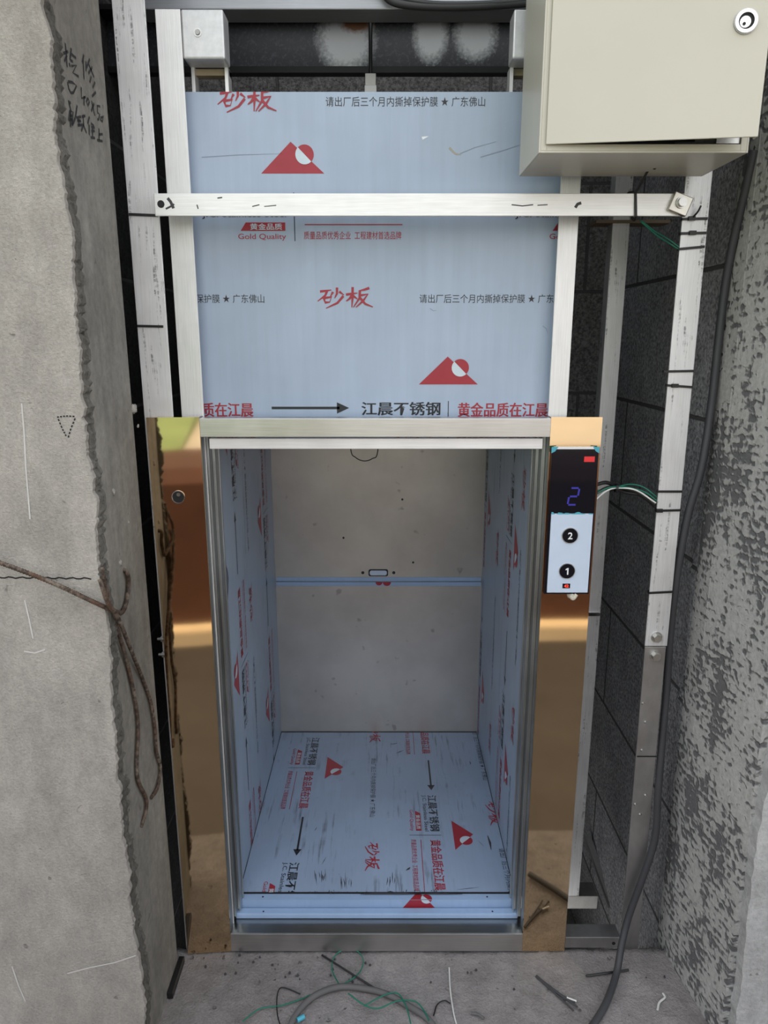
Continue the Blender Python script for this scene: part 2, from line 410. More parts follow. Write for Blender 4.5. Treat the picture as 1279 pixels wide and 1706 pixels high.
def block_d(p, u, v):
    """one repeat of the long line: name, banner, slogan, arrow"""
    for k in (0, 1): p.text('江晨不锈钢', u + k * .0010, u + .154 + k * .0010, v, v + .0262, M_BLK, .008, lvl=k * .3)
    p.text('J.C. Stainless Steel', u, u + .155, v - .0175, v - .0035, M_BLK, .004)
    p.poly([(u + .070, v - .038), (u + .153, v - .038), (u + .153, v - .0235), (u + .080, v - .0235)], M_RED)
    p.text('黄金品质', u + .088, u + .147, v - .0365, v - .0250, M_WHITEF, .01, lvl=1)
    p.text('Gold Quality', u + .065, u + .154, v - .0555, v - .0430, M_RED, .006)
    p.rect(u + .1695, u + .1710, v - .056, v + .028, M_BLK)
    for k in (0, 1): p.text('黄金品质在江晨', u + .189 + k * .0010, u + .365 + k * .0010, v - .003, v + .025, M_RED, .008, lvl=k * .3)
    p.rect(u + .189, u + .370, v - .0280, v - .0263, M_RED)
    p.text('质量品质优秀企业  工程建材首选品牌', u + .187, u + .368, v - .053, v - .039, M_RED, .005)
    p.rect(u + .402, u + .535, v + .012, v + .017, M_BLK)
    p.poly([(u + .530, v + .0035), (u + .554, v + .0145), (u + .530, v + .0255)], M_BLK)
    logo(p, u + .112, v + .060)
def block_a(p, u, v):
    shaban(p, u, v)
    p.text('请出厂后三个月内撕掉保护膜 ★ 广东佛山', u + .191, u + .475, v + .011, v + .027, M_BLK)
PER = .578

# ================================================================== the setting
XL, XR = -.462, .66
# left pier: core, plaster coat with a ragged edge, marker writing
mb = MB()
mb.prism([(-2.6, -.225), (XL, -.225), (XL, -.034), (XL - .006, -.022), (XL - .06, .0), (-2.6, .0)], 'Z', -.6, 3.4, M_REVEAL)
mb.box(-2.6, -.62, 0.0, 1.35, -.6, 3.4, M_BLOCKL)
CRX, CRY, CRS = 80, 60, 6.395
STROKES = [[(185, 75), (196, 200), (205, 330)], [(165, 185), (215, 165)], [(203, 205), (175, 270)], [(250, 130), (235, 255)], [(248, 190), (300, 235)], [(240, 255), (265, 272)], [(225, 285), (238, 330)],
    [(250, 320), (305, 310), (265, 390), (328, 432)], [(382, 200), (365, 285)], [(375, 240), (385, 460)], [(405, 270), (405, 375)], [(445, 245), (410, 340)], [(435, 300), (492, 440)], [(472, 330), (432, 398)],
    [(462, 430), (445, 495)], [(502, 490), (478, 550)], [(510, 598), (470, 642)], [(210, 490), (222, 560), (245, 605), (270, 605)], [(215, 485), (260, 493), (306, 530), (270, 605)],
    [(355, 545), (358, 662), (402, 650)], [(385, 640), (385, 740)], [(425, 660), (410, 700), (425, 740), (442, 700), (425, 660)], [(465, 690), (500, 850)], [(492, 718), (462, 798)],
    [(556, 750), (525, 745), (530, 820), (552, 832), (540, 890), (528, 888)], [(560, 872), (592, 858), (580, 912), (556, 890)],
    [(220, 685), (232, 740), (246, 800)], [(226, 722), (242, 704)], [(232, 800), (222, 905)], [(232, 800), (268, 808), (256, 955)], [(225, 850), (262, 852)], [(220, 893), (262, 890)], [(312, 738), (292, 870), (262, 948)], [(243, 810), (240, 970)],
    [(305, 870), (352, 860)], [(330, 880), (330, 950)], [(312, 903), (352, 905)], [(318, 952), (370, 945)], [(360, 862), (397, 850)], [(376, 838), (380, 950), (412, 1032)], [(382, 940), (355, 1012)],
    [(442, 860), (424, 932)], [(440, 945), (440, 1052)], [(460, 930), (492, 960)], [(463, 972), (497, 975)], [(463, 1012), (497, 1010)], [(476, 970), (476, 1085)], [(458, 1080), (502, 1086)],
    [(545, 985), (545, 1112)], [(545, 1050), (582, 1045)], [(525, 1110), (582, 1120)]]
for st in STROKES:
    mb.ribbon([PX(CRX + a / CRS, CRY + c / CRS, XL + .0006) for a, c in st], .0038, (1, 0, 0), M_INK)
wl = struct(mb.build('wall_left'))
R.seed(3)
def ragged(x, z0, z1, amp, step):
    z = z0; pts = []; drift = 0
    while z < z1:
        drift = drift * .93 + R.uniform(-1, 1) * amp * .16
        pts.append((x + drift + R.uniform(-1, 1) * amp * .10, z)); z += step * R.uniform(.5, 1.5)
    return pts + [(x, z1)]
def mend(pts): return [(min(x, XL + .011), z) for x, z in pts]
edge = mend(ragged(-.462, -.02, 3.4, .013, .006))
mb = MB(); mb.prism([(-2.6, -.02)] + edge + [(-2.6, 3.4)], 'Y', -.248, -.238, M_PLASTER)
e2 = mend([(x + .002 + R.uniform(-.001, .003), z) for x, z in edge])
mb.prism([(-2.6, -.02)] + e2 + [(-2.6, 3.4)], 'Y', -.238, -.228, M_RAG)
e3 = mend([(x + .003 + R.uniform(-.002, .004), z) for x, z in edge])
mb.prism([(-2.6, -.02)] + e3 + [(-2.6, 3.4)], 'Y', -.228, -.220, M_RAG)
for st in ([(95, 695), (110, 693), (126, 694)], [(97, 698), (104, 715), (111, 728)], [(125, 697), (118, 714), (113, 731)]):
    for i in range(6):
        t0, t1 = i / 6, (i + .62) / 6
        def at(t): k = min(int(t * 2), 1); f = t * 2 - k; a, c = st[k], st[k + 1]; return PY(a[0] + (c[0] - a[0]) * f, a[1] + (c[1] - a[1]) * f, -.2486)
        mb.ribbon([at(t0), at(t1)], .0022, (0, -1, 0), M_INK)
M_CHALK = plain('pale_scratch', (.62, .61, .59), .9)
for st in ([(36, 672), (40, 720), (43, 780), (48, 840), (50, 865)], [(41, 1000), (48, 1030), (55, 1064)], [(40, 1085), (58, 1088), (75, 1082)], [(112, 1622), (150, 1612), (190, 1604), (226, 1592)], [(20, 1610), (30, 1640), (42, 1668)]):
    mb.ribbon([PY(x, y, -.2486) for x, y in st], .0024, (0, -1, 0), M_CHALK)
mb.ribbon([PY(x, 962 + math.sin(x * .3) * 1.2 + x * .012, -.2486) for x in range(-40, 158, 6)], .0024, (0, -1, 0), M_INK)
pc = mb.build('plaster_coat', wl)
R.seed(17)
for x, y, rr in ((223, 681, .009), (189, 820, .006), (200, 938, .006), (230, 710, .0035), (214, 870, .003)):
    c = PX(x, y, XL); mb = MB(); bm = bmesh.new(); bmesh.ops.create_icosphere(bm, subdivisions=2, radius=rr)
    for v_ in bm.verts: v_.co = v_.co * (1 + .35 * R.uniform(-1, 1)); v_.co.x *= .5
    bm.verts.index_update(); mb.add([v_.co + c for v_ in bm.verts], [[q.index for q in f.verts] for f in bm.faces], M_PLASTER, True); bm.free(); mb.build('plaster_dab', wl)
# right pier
R.seed(11)
mb = MB()
mb.hexa([(.644, -.012, -.6), (.70, -.03, -.6), (.74, .06, -.6), (.645, .05, -.6)], [(.644, -.012, 3.4), (.70, -.03, 3.4), (.74, .06, 3.4), (.645, .05, 3.4)], M_TROWEL)
mb.hexa([(.669, -.214, -.6), (.74, -.214, -.6), (.74, .0, -.6), (.6445, -.012, -.6)], [(.669, -.214, 3.4), (.74, -.214, 3.4), (.74, .0, 3.4), (.6445, -.012, 3.4)], M_TROWEL)
mb.box(.70, 2.8, -.225, .05, -.6, 3.4, M_PIER)
R.seed(5)
eg = [(.678 + .004 * math.sin(z * .21) + R.uniform(-.002, .002), z * .02 - .02) for z in range(0, 172)]
mb.prism([(2.8, 3.4), (2.8, -.02)][::-1] + [(2.8, 3.4)] + eg[::-1] if False else [(2.8, -.02), (2.8, 3.4)] + eg[::-1], 'Y', -.238, -.212, M_PIER)
wr = struct(mb.build('wall_right'))
# shaft
mb = MB(); mb.box(XR, 1.0, .05, 1.35, -.6, 3.4, M_BLOCKR)
R.seed(21)
for z0, z1 in ((.04, .30), (.36, .62), (.66, 1.0), (1.25, 1.55)):      # ragged mortar left standing at the block ends
    st = [(.055 + R.uniform(0, .03), z0 + (z1 - z0) * k / 16) for k in range(17)]
    mb.prism([(.05, z0)] + st + [(.05, z1)], 'X', .645, .662, M_BLOCKR)
struct(mb.build('wall_inner_right'))
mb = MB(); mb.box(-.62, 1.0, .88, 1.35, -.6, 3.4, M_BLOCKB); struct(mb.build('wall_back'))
mb = MB(); mb.box(-2.6, 2.8, -.24, 1.35, 3.4, 3.6, M_REVEAL); struct(mb.build('added_roof'))  # unseen roof slab, added to keep the sun out of the shaft
mb = MB(); mb.box(-.62, XR, .05, .88, -.7, -.6, M_REVEAL); struct(mb.build('floor_pit'))
# ledge
from mathutils import noise as mn
mb = MB(); NX, NY = 240, 90; vs = []
for j in range(NY + 1):
    for i in range(NX + 1):
        x = -.50 + 1.22 * i / NX; y = -.42 + .42 * j / NY
        z = .0035 * mn.noise(Vector((x * 9, y * 9, 0))) + .0022 * mn.noise(Vector((x * 45, y * 45, 3))) + .0012 * mn.noise(Vector((x * 140, y * 140, 9)))
        yy = y
        if j == NY: yy = .012 + .010 * mn.noise(Vector((x * 30, 0, 5))) + .006 * mn.noise(Vector((x * 90, 0, 5)))
        vs.append((x, yy, z - .004))
o = len(vs); fs = [(j * (NX + 1) + i, j * (NX + 1) + i + 1, (j + 1) * (NX + 1) + i + 1, (j + 1) * (NX + 1) + i) for j in range(NY) for i in range(NX)]
for i in range(NX + 1): p = vs[NY * (NX + 1) + i]; vs.append((p[0], p[1] - .004, -.25))
fs += [(NY * (NX + 1) + i, NY * (NX + 1) + i + 1, o + i + 1, o + i) for i in range(NX)]
mb.add(vs, fs, M_FLOOR, True)
struct(mb.build('floor'))
# yard behind the viewer (it shows in the mirror steel)
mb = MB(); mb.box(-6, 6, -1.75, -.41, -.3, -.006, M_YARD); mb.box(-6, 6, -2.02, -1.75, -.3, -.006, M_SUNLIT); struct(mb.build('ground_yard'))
mb = MB(); mb.prism([(-2.02, -.3), (-2.02, .70), (-2.12, .76), (-2.6, .78), (-2.6, -.3)], 'X', -6, 6, M_EARTH); struct(mb.build('ground_bank'))
mb = MB(); mb.prism([(-2.6, -.3), (-2.6, .70), (-14, 1.9), (-30, 3.5), (-30, -.3)], 'X', -30, -.75, M_GRASS)
mb.prism([(-2.6, -.3), (-2.6, .70), (-14, 1.2), (-30, 2.2), (-30, -.3)], 'X', -.75, 30, M_FAR); struct(mb.build('ground_hill'))

# ================================================================== dumbwaiter doorway
GL0, GL1, GR0, GR1, GT = -.4465, -.349, .3155, .4125, 1.2186
fr = thing('doorway_frame', (-.017, 0, 0), 'mirror gold and steel frame round the lift opening, standing on the concrete ledge', 'door frame')
def jamb(x0, x1, inner):
    mb = MB(); dy = -.0078 if inner > 0 else 0
    mb.hexa([(x0, dy, 0), (x1, 0, 0), (x1, .006, 0), (x0, .006, 0)], [(x0, dy, GT), (x1, 0, GT), (x1, .006, GT), (x0, .006, GT)], M_GOLD)
    if inner > 0: mb.box(x1 - .002, x1, .006, .0290, 0, GT, M_GUIDE); mb.box(x0, x0 + .002, .006, .0092, 0, GT, M_GUIDE)
    else: mb.box(x0, x0 + .002, .006, .0290, 0, GT, M_GUIDE); mb.box(x1 - .002, x1, .006, .0092, 0, GT, M_GUIDE)
    return mb.build('jamb', fr)
jl = jamb(GL0, GL1, 1); jl['label'] = 'left gold jamb with a round key hole'
jr = jamb(GR0, GR1, -1); jr['label'] = 'right gold jamb carrying the button panel'
kc = PY(297, 828, -.0040)
mb = MB(); mb.ring(kc + Vector((0, .0, 0)), .0112, .0128, -.0014, (0, 1, 0), M_CHROME); mb.cyl(kc + Vector((0, -.0003, 0)), .0112, -.0004, (0, 1, 0), M_DARK)
mb.cyl(kc + Vector((.001, -.0007, .005)), .0038, -.0012, (0, 1, 0), M_CHROME, 12); mb.build('key_switch', jl)
mb = MB(); mb.box(GL1 + .0005, GR0 - .0005, -.003, .0290, 1.181, 1.2166, M_SS); mb.build('header', fr, .001)
mb = MB(); mb.box(GL1 + .0005, GR0 - .0005, -.002, .002, .002, .049, M_SS); mb.box(GL1 + .0005, GR0 - .0005, .002, .044, .044, .0478, M_SSD); mb.build('threshold', fr, .0006)
mb = MB(); mb.box(-.3455, .3120, .042, .0625, .0485, .062, M_FILMB); 
for px in (438, 820): q = PZ(px, 1522 if px < 600 else 1518, .062); mb.cyl((q.x, .050, .0617), .0022, .0006, (0, 0, 1), M_BLK, 10)
lsill = mb.build('sill', fr, .003); lsill['label'] = 'blue filmed sill strip'
# guide channels
for s, x0, x1 in ((1, GL1, -.331), (-1, GR0, .2965)):
    mb = MB(); dx = x1 - x0
    def gb(a, c, y0, y1): xa, xb = sorted((x0 + dx * a, x0 + dx * c)); mb.box(xa, xb, y0, y1, .066, 1.19, M_GUIDE)
    gb(.16 if s > 0 else 0, .30, .031, .037); gb(.30, .42, .030, .060); gb(.42, .75, .052, .058); gb(.75, .86, .044, .076); gb(.86, 1, .070, .076)
    mb.build('guide_channel', fr, .0008)
mb = MB()
for y in (1065, 1091):
    q = PY(262, y, .002); mb.tube([(XL, .004, q.z), (GL0 - .001, .004, q.z)], .0035, M_ZINC, 8); mb.cyl((GL0 - .008, .004, q.z), .0065, .004, (1, 0, 0), M_ZINC, 6)
mb.build('anchor_bolts', fr)

# ================================================================== sliding door with blue film
dr = thing('sliding_door', (-.017, .062, 1.15), 'raised sheet door in pale blue film printed with red peaks and black lettering', 'door')
SY = .058
mb = MB(); SX0, SX1, SZ0, SZ1 = -.362, .345, 1.156, PY(590, 153, SY).z
mb.box(SX0, SX1, SY, SY + .008, SZ0, SZ1, M_FILM)
p = Print(); PO = Vector((0, SY, 0))
D0 = PY(602, 692, SY); B0 = PY(490, 362, SY); C0 = PY(531, 515, SY); A0 = PY(365, 189, SY); 
block_d(p, D0.x, D0.z); block_d(p, D0.x - PER, D0.z)
vB = B0.z + .0145; block_d(p, B0.x - .170, vB); block_d(p, B0.x - .170 + PER, vB)
block_a(p, C0.x, C0.z); block_a(p, C0.x - PER, C0.z); block_a(p, A0.x, A0.z); block_a(p, A0.x + PER, A0.z)
for tri in (((702, 228), (714, 227), (704, 233)),): p.poly([(PY(x, y, SY).x, PY(x, y, SY).z) for x, y in tri][::-1], M_NUM)
for st in (((766, 256), (790, 246), (826, 236)), ((800, 262), (840, 250), (870, 240)), ((716, 514), (722, 518), (727, 517)), ((904, 543), (910, 548), (912, 556)), ((336, 262), (400, 258), (470, 256))): p.stroke([(PY(x, y, SY).x, PY(x, y, SY).z) for x, y in st], .0014, M_FAINT)
p.stroke([(PY(x, y, SY).x, PY(x, y, SY).z) for x, y in ((748, 246), (758, 256), (768, 258))], .004, M_STAIN)
p.lay(mb, PO, (1, 0, 0), (0, 0, 1), (SX0, SX1, SZ0, SZ1))
mb.build('door_sheet', dr)
mb = MB(); mb.box(-.3340, .3035, .006, .016, 1.1570, 1.1775, M_SSB); mb.box(-.329, .294, .016, .058, 1.1570, 1.1620, M_SSB); q = mb.build('bottom_rail', dr, .0012); q['label'] = 'bright polished bottom rail'

# ================================================================== lift car
CX0, CX1, CY0, CY1, CZ0, CZ1 = -.345, .311, .085, .80, .083, 1.185
car = thing('lift_car', (-.017, .44, .05), 'open lift car lined with blue filmed sheets, behind the gold framed opening', 'lift')
mb = MB(); mb.box(CX0, CX1, CY0, CY1, CZ0 - .004, CZ0, M_FILMF)
p = Print()
def fl(x, y): q = PZ(x, y, CZ0); return (-q.y, q.x)
u, v = fl(711, 1325); block_d(p, u, v); block_d(p, u - PER, v)
u, v = fl(482, 1437); block_d(p, u, v); block_d(p, u - PER, v)
u, v = fl(607, 1404); block_a(p, u, v); block_a(p, u - PER, v)
u, v = fl(806, 1336); block_a(p, u, v); block_a(p, u - PER, v)
p.lay(mb, (0, 0, CZ0), (0, -1, 0), (1, 0, 0), (-CY1, -CY0, CX0, CX1))
mb.box(CX0 + .004, CX1 - .004, CY0 - .0006, CY0 + .0012, CZ0 - .006, CZ0 + .0007, M_DARK)
for xa in (CX0, CX1 - .0022): mb.box(xa, xa + .0022, CY0 + .001, CY1, CZ0, CZ0 + .0007, M_DARK)
mb.box(CX0, CX1, CY1 - .004, CY1, CZ0, CZ0 + .0007, M_DARK)
R.seed(41)
def scuff(x, y, x2, y2, wd): 
    a, c = PZ(x, y, CZ0 + .0006), PZ(x2, y2, CZ0 + .0006); m_ = (a + c) / 2 + Vector((R.uniform(-.002, .002), 0, 0)); mb.ribbon([a, m_, c], [wd * .3, wd, wd * .2], (0, 0, 1), M_SCUFF)
for cx_, cy_, nn, hh in ((534, 1462, 9, 24), (577, 1468, 7, 26), (545, 1486, 10, 6), (656, 1466, 6, 26), (700, 1486, 8, 5), (600, 1487, 9, 5)):
    for _ in range(nn):
        xx = cx_ + R.uniform(-11, 11) * (1 if hh > 10 else 3); yy = cy_ + R.uniform(-6, 4) * (1 if hh > 10 else .4); h_ = hh * R.uniform(.3, 1)
        scuff(xx, yy - h_ / 2, xx + R.uniform(-2, 2), yy + h_ / 2, R.uniform(.001, .0024))
for a in ((812, 1392, 818, 1416, .006), (762, 1482, 798, 1478, .0018), (683, 1445, 676, 1450, .006), (543, 1428, 536, 1440, .0016), (796, 1400, 806, 1410, .0012), (524, 1384, 528, 1378, .002), (660, 1255, 672, 1250, .003), (650, 1240, 662, 1238, .003), (782, 1268, 783, 1274, .003)): scuff(*a)
for a, c in (((600, 1490), (700, 1490)), ((690, 1490), (770, 1490))):
    q0, q1 = PZ(*a, CZ0 + .0007), PZ(*c, CZ0 + .0007); n_ = 12
    top = [q0.lerp(q1, k / n_) + Vector((0, .001 + (.010 if a[0] == 600 else .004) * math.sin(math.pi * k / n_) * R.uniform(.4, 1), 0)) for k in range(n_ + 1)]
    mb.add([q0.lerp(q1, k / n_) for k in range(n_ + 1)] + top, [(k, k + 1, n_ + 2 + k, n_ + 1 + k) for k in range(n_)], M_SCUFF)
q = mb.build('floor_panel', car); q['label'] = 'scuffed filmed floor sheet'
mb = MB()                                       # car sill with a piece of the peak print
mb.box(-.338, .303, .066, .084, .052, .080, M_FILMB)
p = Print(); lx = PY(666, 1510, .066).x; logo(p, lx, -.006, .090, .058)
p.lay(mb, (0, .0660, .054), (1, 0, 0), (0, 0, 1), (-.338, .303, .0005, .0255), .0002)
p2 = Print(); logo(p2, lx, -.032, .090, .058); p2.lay(mb, (0, .066, .080), (1, 0, 0), (0, 1, 0), (-.338, .303, .0, .0178), .0003)
for px in (437, 812): q = PZ(px, 1498, .08); mb.cyl((q.x, .075, .0798), .0022, .0006, (0, 0, 1), M_BLK, 10)
q = mb.build('car_sill', car); q['label'] = 'blue filmed sill with part of a red peak'
R.seed(9)
for s, X in ((1, CX0), (-1, CX1)):
    mb = MB(); xs = sorted((X, X - s * .004)); mb.box(xs[0], xs[1], CY0, CY1, CZ0 - .004, CZ1, M_GUIDE)
    sp_ = mb.build('side_panel', car)
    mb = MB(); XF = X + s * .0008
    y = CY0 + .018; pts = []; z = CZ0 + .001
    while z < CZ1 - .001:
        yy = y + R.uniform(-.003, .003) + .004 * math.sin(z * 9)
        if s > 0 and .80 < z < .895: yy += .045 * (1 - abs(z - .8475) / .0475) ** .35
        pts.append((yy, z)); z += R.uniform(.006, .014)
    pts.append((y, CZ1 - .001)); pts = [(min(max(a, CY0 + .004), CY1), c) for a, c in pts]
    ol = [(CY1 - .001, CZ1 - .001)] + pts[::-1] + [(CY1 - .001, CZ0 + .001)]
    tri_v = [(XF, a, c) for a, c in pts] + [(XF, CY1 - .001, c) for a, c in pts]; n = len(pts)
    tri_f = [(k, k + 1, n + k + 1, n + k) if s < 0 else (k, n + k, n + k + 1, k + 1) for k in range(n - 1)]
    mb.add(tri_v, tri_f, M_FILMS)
    p = Print()
    if s > 0:      # text runs upward
        def sd(x, y): q = PX(x, y, X); return (q.z, -q.y)
        for (x, y) in ((390, 852), (443, 962)):
            u, v = sd(x, y); 
            for k in (-2, -1, 0, 1): block_d(p, u - .554 + k * PER, v - .0145)
        for (x, y) in ((421, 1030), (362, 840)):
            u, v = sd(x, y)
            for k in (-2, -1, 0, 1): block_a(p, u + k * PER, v)
        p.lay(mb, (XF, 0, 0), (0, 0, 1), (0, -1, 0), (CZ0 + .002, CZ1 - .002, -CY1 + .002, -CY0 - .03))
    else:
        def sd(x, y): q = PX(x, y, X); return (-q.z, -q.y)
        for (x, y) in ((841, 1143), (803, 1040)):
            u, v = sd(x, y)
            for k in (-2, -1, 0, 1, 2): block_d(p, u - .554 + k * PER, v - .0145)
        for (x, y) in ((872, 775), (828, 880)):
            u, v = sd(x, y)
            for k in (-2, -1, 0, 1): block_a(p, u + k * PER, v)
        p.lay(mb, (XF, 0, 0), (0, 0, -1), (0, -1, 0), (-CZ1 + .002, -CZ0 - .002, -CY1 + .002, -CY0 - .026))
    mb.build('protective_film', sp_)
zs = PY(630, 968, CY1).z
mb = MB(); mb.box(CX0, CX1, CY1, CY1 + .004, zs + .001, CZ1, M_REAR)
for px, py in ((670, 832), (572, 896), (688, 937)): mb.cyl(PY(px, py, CY1) , .0035, -.001, (0, 1, 0), M_BLK, 10)
ru = mb.build('rear_panel', car); ru['label'] = 'upper dull steel rear panel with a slot handle'
mb = MB()
hc = PY(630, 954, CY1)
def rrect(cx, cz, hw, hh, r, n=5):
    pts = []
    for k, (sx_, sz_) in enumerate(((1, -1), (1, 1), (-1, 1), (-1, -1))):
        for j in range(n + 1):
            a = math.radians(-90 + 90 * k + 90 * j / n); pts.append((cx + sx_ * (hw - r) + r * math.cos(a), cz + sz_ * (hh - r) + r * math.sin(a)))
    return pts
mb.prism(rrect(hc.x, hc.z, .031, .0115, .006), 'Y', CY1 - .002, CY1, M_BLK)
mb.prism(rrect(hc.x, hc.z, .027, .0078, .006), 'Y', CY1 - .004, CY1 - .002, M_WPLATE)
for dx in (-.049, .049): mb.cyl((hc.x + dx, CY1, hc.z), .005, -.001, (0, 1, 0), M_BLK, 14)
q = mb.build('pull_handle', ru); q['label'] = 'black rimmed slot handle'
mb = MB(); mb.box(CX0 + .004, CX1 - .004, CY1 - .005, CY1, zs + .0015, zs + .0135, M_FILMB); mb.build('film_strip', ru)
mb = MB(); mb.box(CX0, CX1, CY1, CY1 + .004, CZ0, zs - .001, M_REAR); rl = mb.build('rear_panel', car); rl['label'] = 'lower dull steel rear panel'
mb = MB(); mb.box(CX0 + .004, CX1 - .004, CY1 - .006, CY1, zs - .0145, zs - .0015, M_FILMB)
p = Print(); lx = PY(638, 968, CY1).x; p.circle(lx - .013, zs - .0015, .011, M_RED, 0, math.pi, 2 * math.pi, 16); p.circle(lx + .012, zs - .0015, .013, M_RED, 0, math.pi, 2 * math.pi, 16)
p.lay(mb, (0, CY1 - .006, 0), (1, 0, 0), (0, 0, 1), (lx - .1, lx + .1, zs - .0145, zs - .0015), .0003)
mb.build('film_strip', rl)
mb = MB(); mb.box(CX0, CX1, CY0, CY1, CZ1, CZ1 + .004, M_GUIDE); mb.build('added_car_ceiling', car)  # unseen top of the car, put in for the shading inside
mb = MB(); q = [PY(x, y, .60) for x, y in ((580, 700), (584, 748), (592, 762), (606, 768), (620, 764), (629, 752), (632, 705))]
q[0].z = q[-1].z = CZ1
mb.tube(q, .0015, M_BLACKP, 6); mb.build('loose_wire', car)

# ================================================================== posts and bars
def angle(name, x0, x1, yf, z0, z1, dep, side, m, label, cat='post', group=None, lean=0.0, t=.004):
    mb = MB()
    def bx(a, c, d, e):
        mb.hexa([(a - lean * 0, d, z0), (c, d, z0), (c, e, z0), (a, e, z0)], [(a + lean, d, z1), (c + lean, d, z1), (c + lean, e, z1), (a + lean, e, z1)], m)
    bx(x0, x1, yf, yf + t)
    if side < 0: bx(x0, x0 + t, yf + t, yf + dep)
    else: bx(x1 - t, x1, yf + t, yf + dep)
    o = mb.build(name, None, .0008, loc=((x0 + x1) / 2, yf, z0)); return tag(o, label, cat, group)
angle('angle_post', -.4555, -.4005, .010, -.25, 2.7, .05, -1, M_ALUW, 'scuffed outer aluminium post beside the left concrete wall')
angle('guide_post', -.390, -.347, .030, .0, 1.9075, .024, -1, M_ALU, 'aluminium guide post along the left edge of the blue sheet door')
angle('guide_post', .3165, .3525, .030, .0, 2.2, .024, 1, M_ALU, 'aluminium guide post along the right edge of the blue sheet door')
# right outer post: two lengths bolted together
rp_ = thing('angle_post', (.56, .01, -.2), 'tall outer post by the right wall, two lengths bolted end to end', 'post')
zj = PY(1092, 1077, .01).z
def rpost(z0, z1, x0, x1, xa, xb, m, lab):
    mb = MB(); mb.hexa([(x0, .01, z0), (x1, .01, z0), (x1, .014, z0), (x0, .014, z0)], [(xa, .01, z1), (xb, .01, z1), (xb, .014, z1), (xa, .014, z1)], m)
    mb.hexa([(x1 - .004, .014, z0), (x1, .014, z0), (x1, .055, z0), (x1 - .004, .055, z0)], [(xb - .004, .014, z1), (xb, .014, z1), (xb, .055, z1), (xb - .004, .055, z1)], m)
    o = mb.build('post_length', rp_, .0008); o['label'] = lab; return o
pu = rpost(zj + .0008, 2.7, .5363, .5818, .526, .574, M_ALUW, 'upper bright length'); pl = rpost(-.25, zj - .0008, .546, .5865, .5365, .5800, M_GALVD, 'lower dull length')
for (x, y), par in (((1093, 1061), pu), ((1091, 1092), pl)):
    c = PY(x, y, .01); mb = MB(); mb.cyl(c, .0115, -.003, (0, 1, 0), M_ZINC, 20); mb.cyl(c + Vector((0, -.003, 0)), .0085, -.008, (0, 1, 0), M_ZINC, 6)
    mb.build('hex_bolt', par, .0006)
for x, y in ((1071, 1172), (1075, 1203), (1069, 1250), (1075, 1325), (1058, 1340), (1066, 1357)):
    c = PY(x, y, .01); mb = MB(); mb.cyl(c, .0035, -.003, (0, 1, 0), M_ZINC, 10, .002); mb.build('screw', pl)
mb = MB(); q0 = PY(1058, 1260, .01); mb.box(.541, .583, .0085, .010, q0.z - .0012, q0.z + .0012, M_DARK); mb.build('seam', pl)
angle('back_post', .481, .517, .25, -.075, 2.6, .035, -1, M_ALUW, 'slim aluminium post standing deeper in the shaft, behind the wire bundle')
mb = MB(); c = PY(975, 1022, .25)
mb.prism(rrect(.497, c.z, .018, .0045, .004), 'Y', .244, .25, M_CHROME); tag(mb.build('foil_tape', None, 0, loc=(.497, .25, c.z)), 'crumpled shiny tape wrapped on the slim deep post', 'tape')
mb = MB(); mb.box(.36, .568, .25, .30, -.115, -.075, M_GALVD); tag(mb.build('base_rail', None, .001, loc=(.5, .25, -.1)), 'rear steel rail that the slim deep post stands on', 'rail')
mb = MB(); mb.box(.4145, .5405, .006, .045, .003, .032, M_GALVD); mb.cyl((.526, .0062, .016), .004, -.001, (0, 1, 0), M_DARK, 12)
tag(mb.build('base_rail', None, .001, loc=(.48, .01, 0)), 'short steel floor rail between gold jamb foot and outer post', 'rail')
mb = MB(); a = PY(978, 1395, .6); c = PY(1034, 1550, .35); mb.tube([a, c], .013, M_GALVD, 4, smooth=False); tag(mb.build('brace_bar', None, 0, loc=a), 'dark sloping bar low in the shaft behind the outer post', 'bar')
c = PY(1035, 372, .25); mb = MB(); mb.box(.445, .60, .246, .30, c.z - .0, c.z + .006, M_BROWN); tag(mb.build('cross_plate', None, 0, loc=(.52, .25, c.z)), 'brown flat plate crossing the slim post below the long bar', 'plate')

# long horizontal bar
bar = thing('cross_bar', (.06, -.03, 1.57), 'long horizontal aluminium bar across the front of the blue sheet door', 'bar')
BY = -.030
zl0, zl1 = PY(640, 360, BY).z, PY(640, 322, BY).z
bx0, bx1 = PY(257, 340, BY).x, PY(1143, 340, BY).x
mb = MB(); mb.box(bx0, bx1, BY, BY + .004, zl0, zl1, M_ALUH); mb.box(bx0, bx1, BY + .004, .009, zl1 - .004, zl1, M_ALUH)
c = PY(268, 340, BY); mb.cyl(c, .0062, -.0006, (0, 1, 0), M_DARK, 16)
for st, wd in ((((279, 330), (284, 336), (289, 347)), .005), (((276, 348), (284, 344), (290, 340)), .003), (((958, 346), (962, 340), (968, 338)), .005), (((420, 344), (432, 341)), .0016), (((440, 344), (460, 342)), .0014), (((852, 341), (870, 343), (888, 341)), .0018), (((895, 342), (912, 341)), .0016), (((328, 341), (330, 348)), .002), (((362, 330), (370, 329)), .002)):
    mb.ribbon([PY(x, y, BY - .0003) for x, y in st], wd, (0, -1, 0), M_SCUFF)
mb.build('bar', bar, .001)
c = PY(1131, 341, BY); mb = MB()
Rm = Matrix.Rotation(math.radians(20), 4, 'Y')
def rot(pts): return [c + Rm @ Vector(q) for q in pts]
mb.hexa(rot([(-.017, -.008, -.016), (.017, -.008, -.016), (.017, 0, -.016), (-.017, 0, -.016)]), rot([(-.017, -.008, .016), (.017, -.008, .016), (.017, 0, .016), (-.017, 0, .016)]), M_NICKEL)
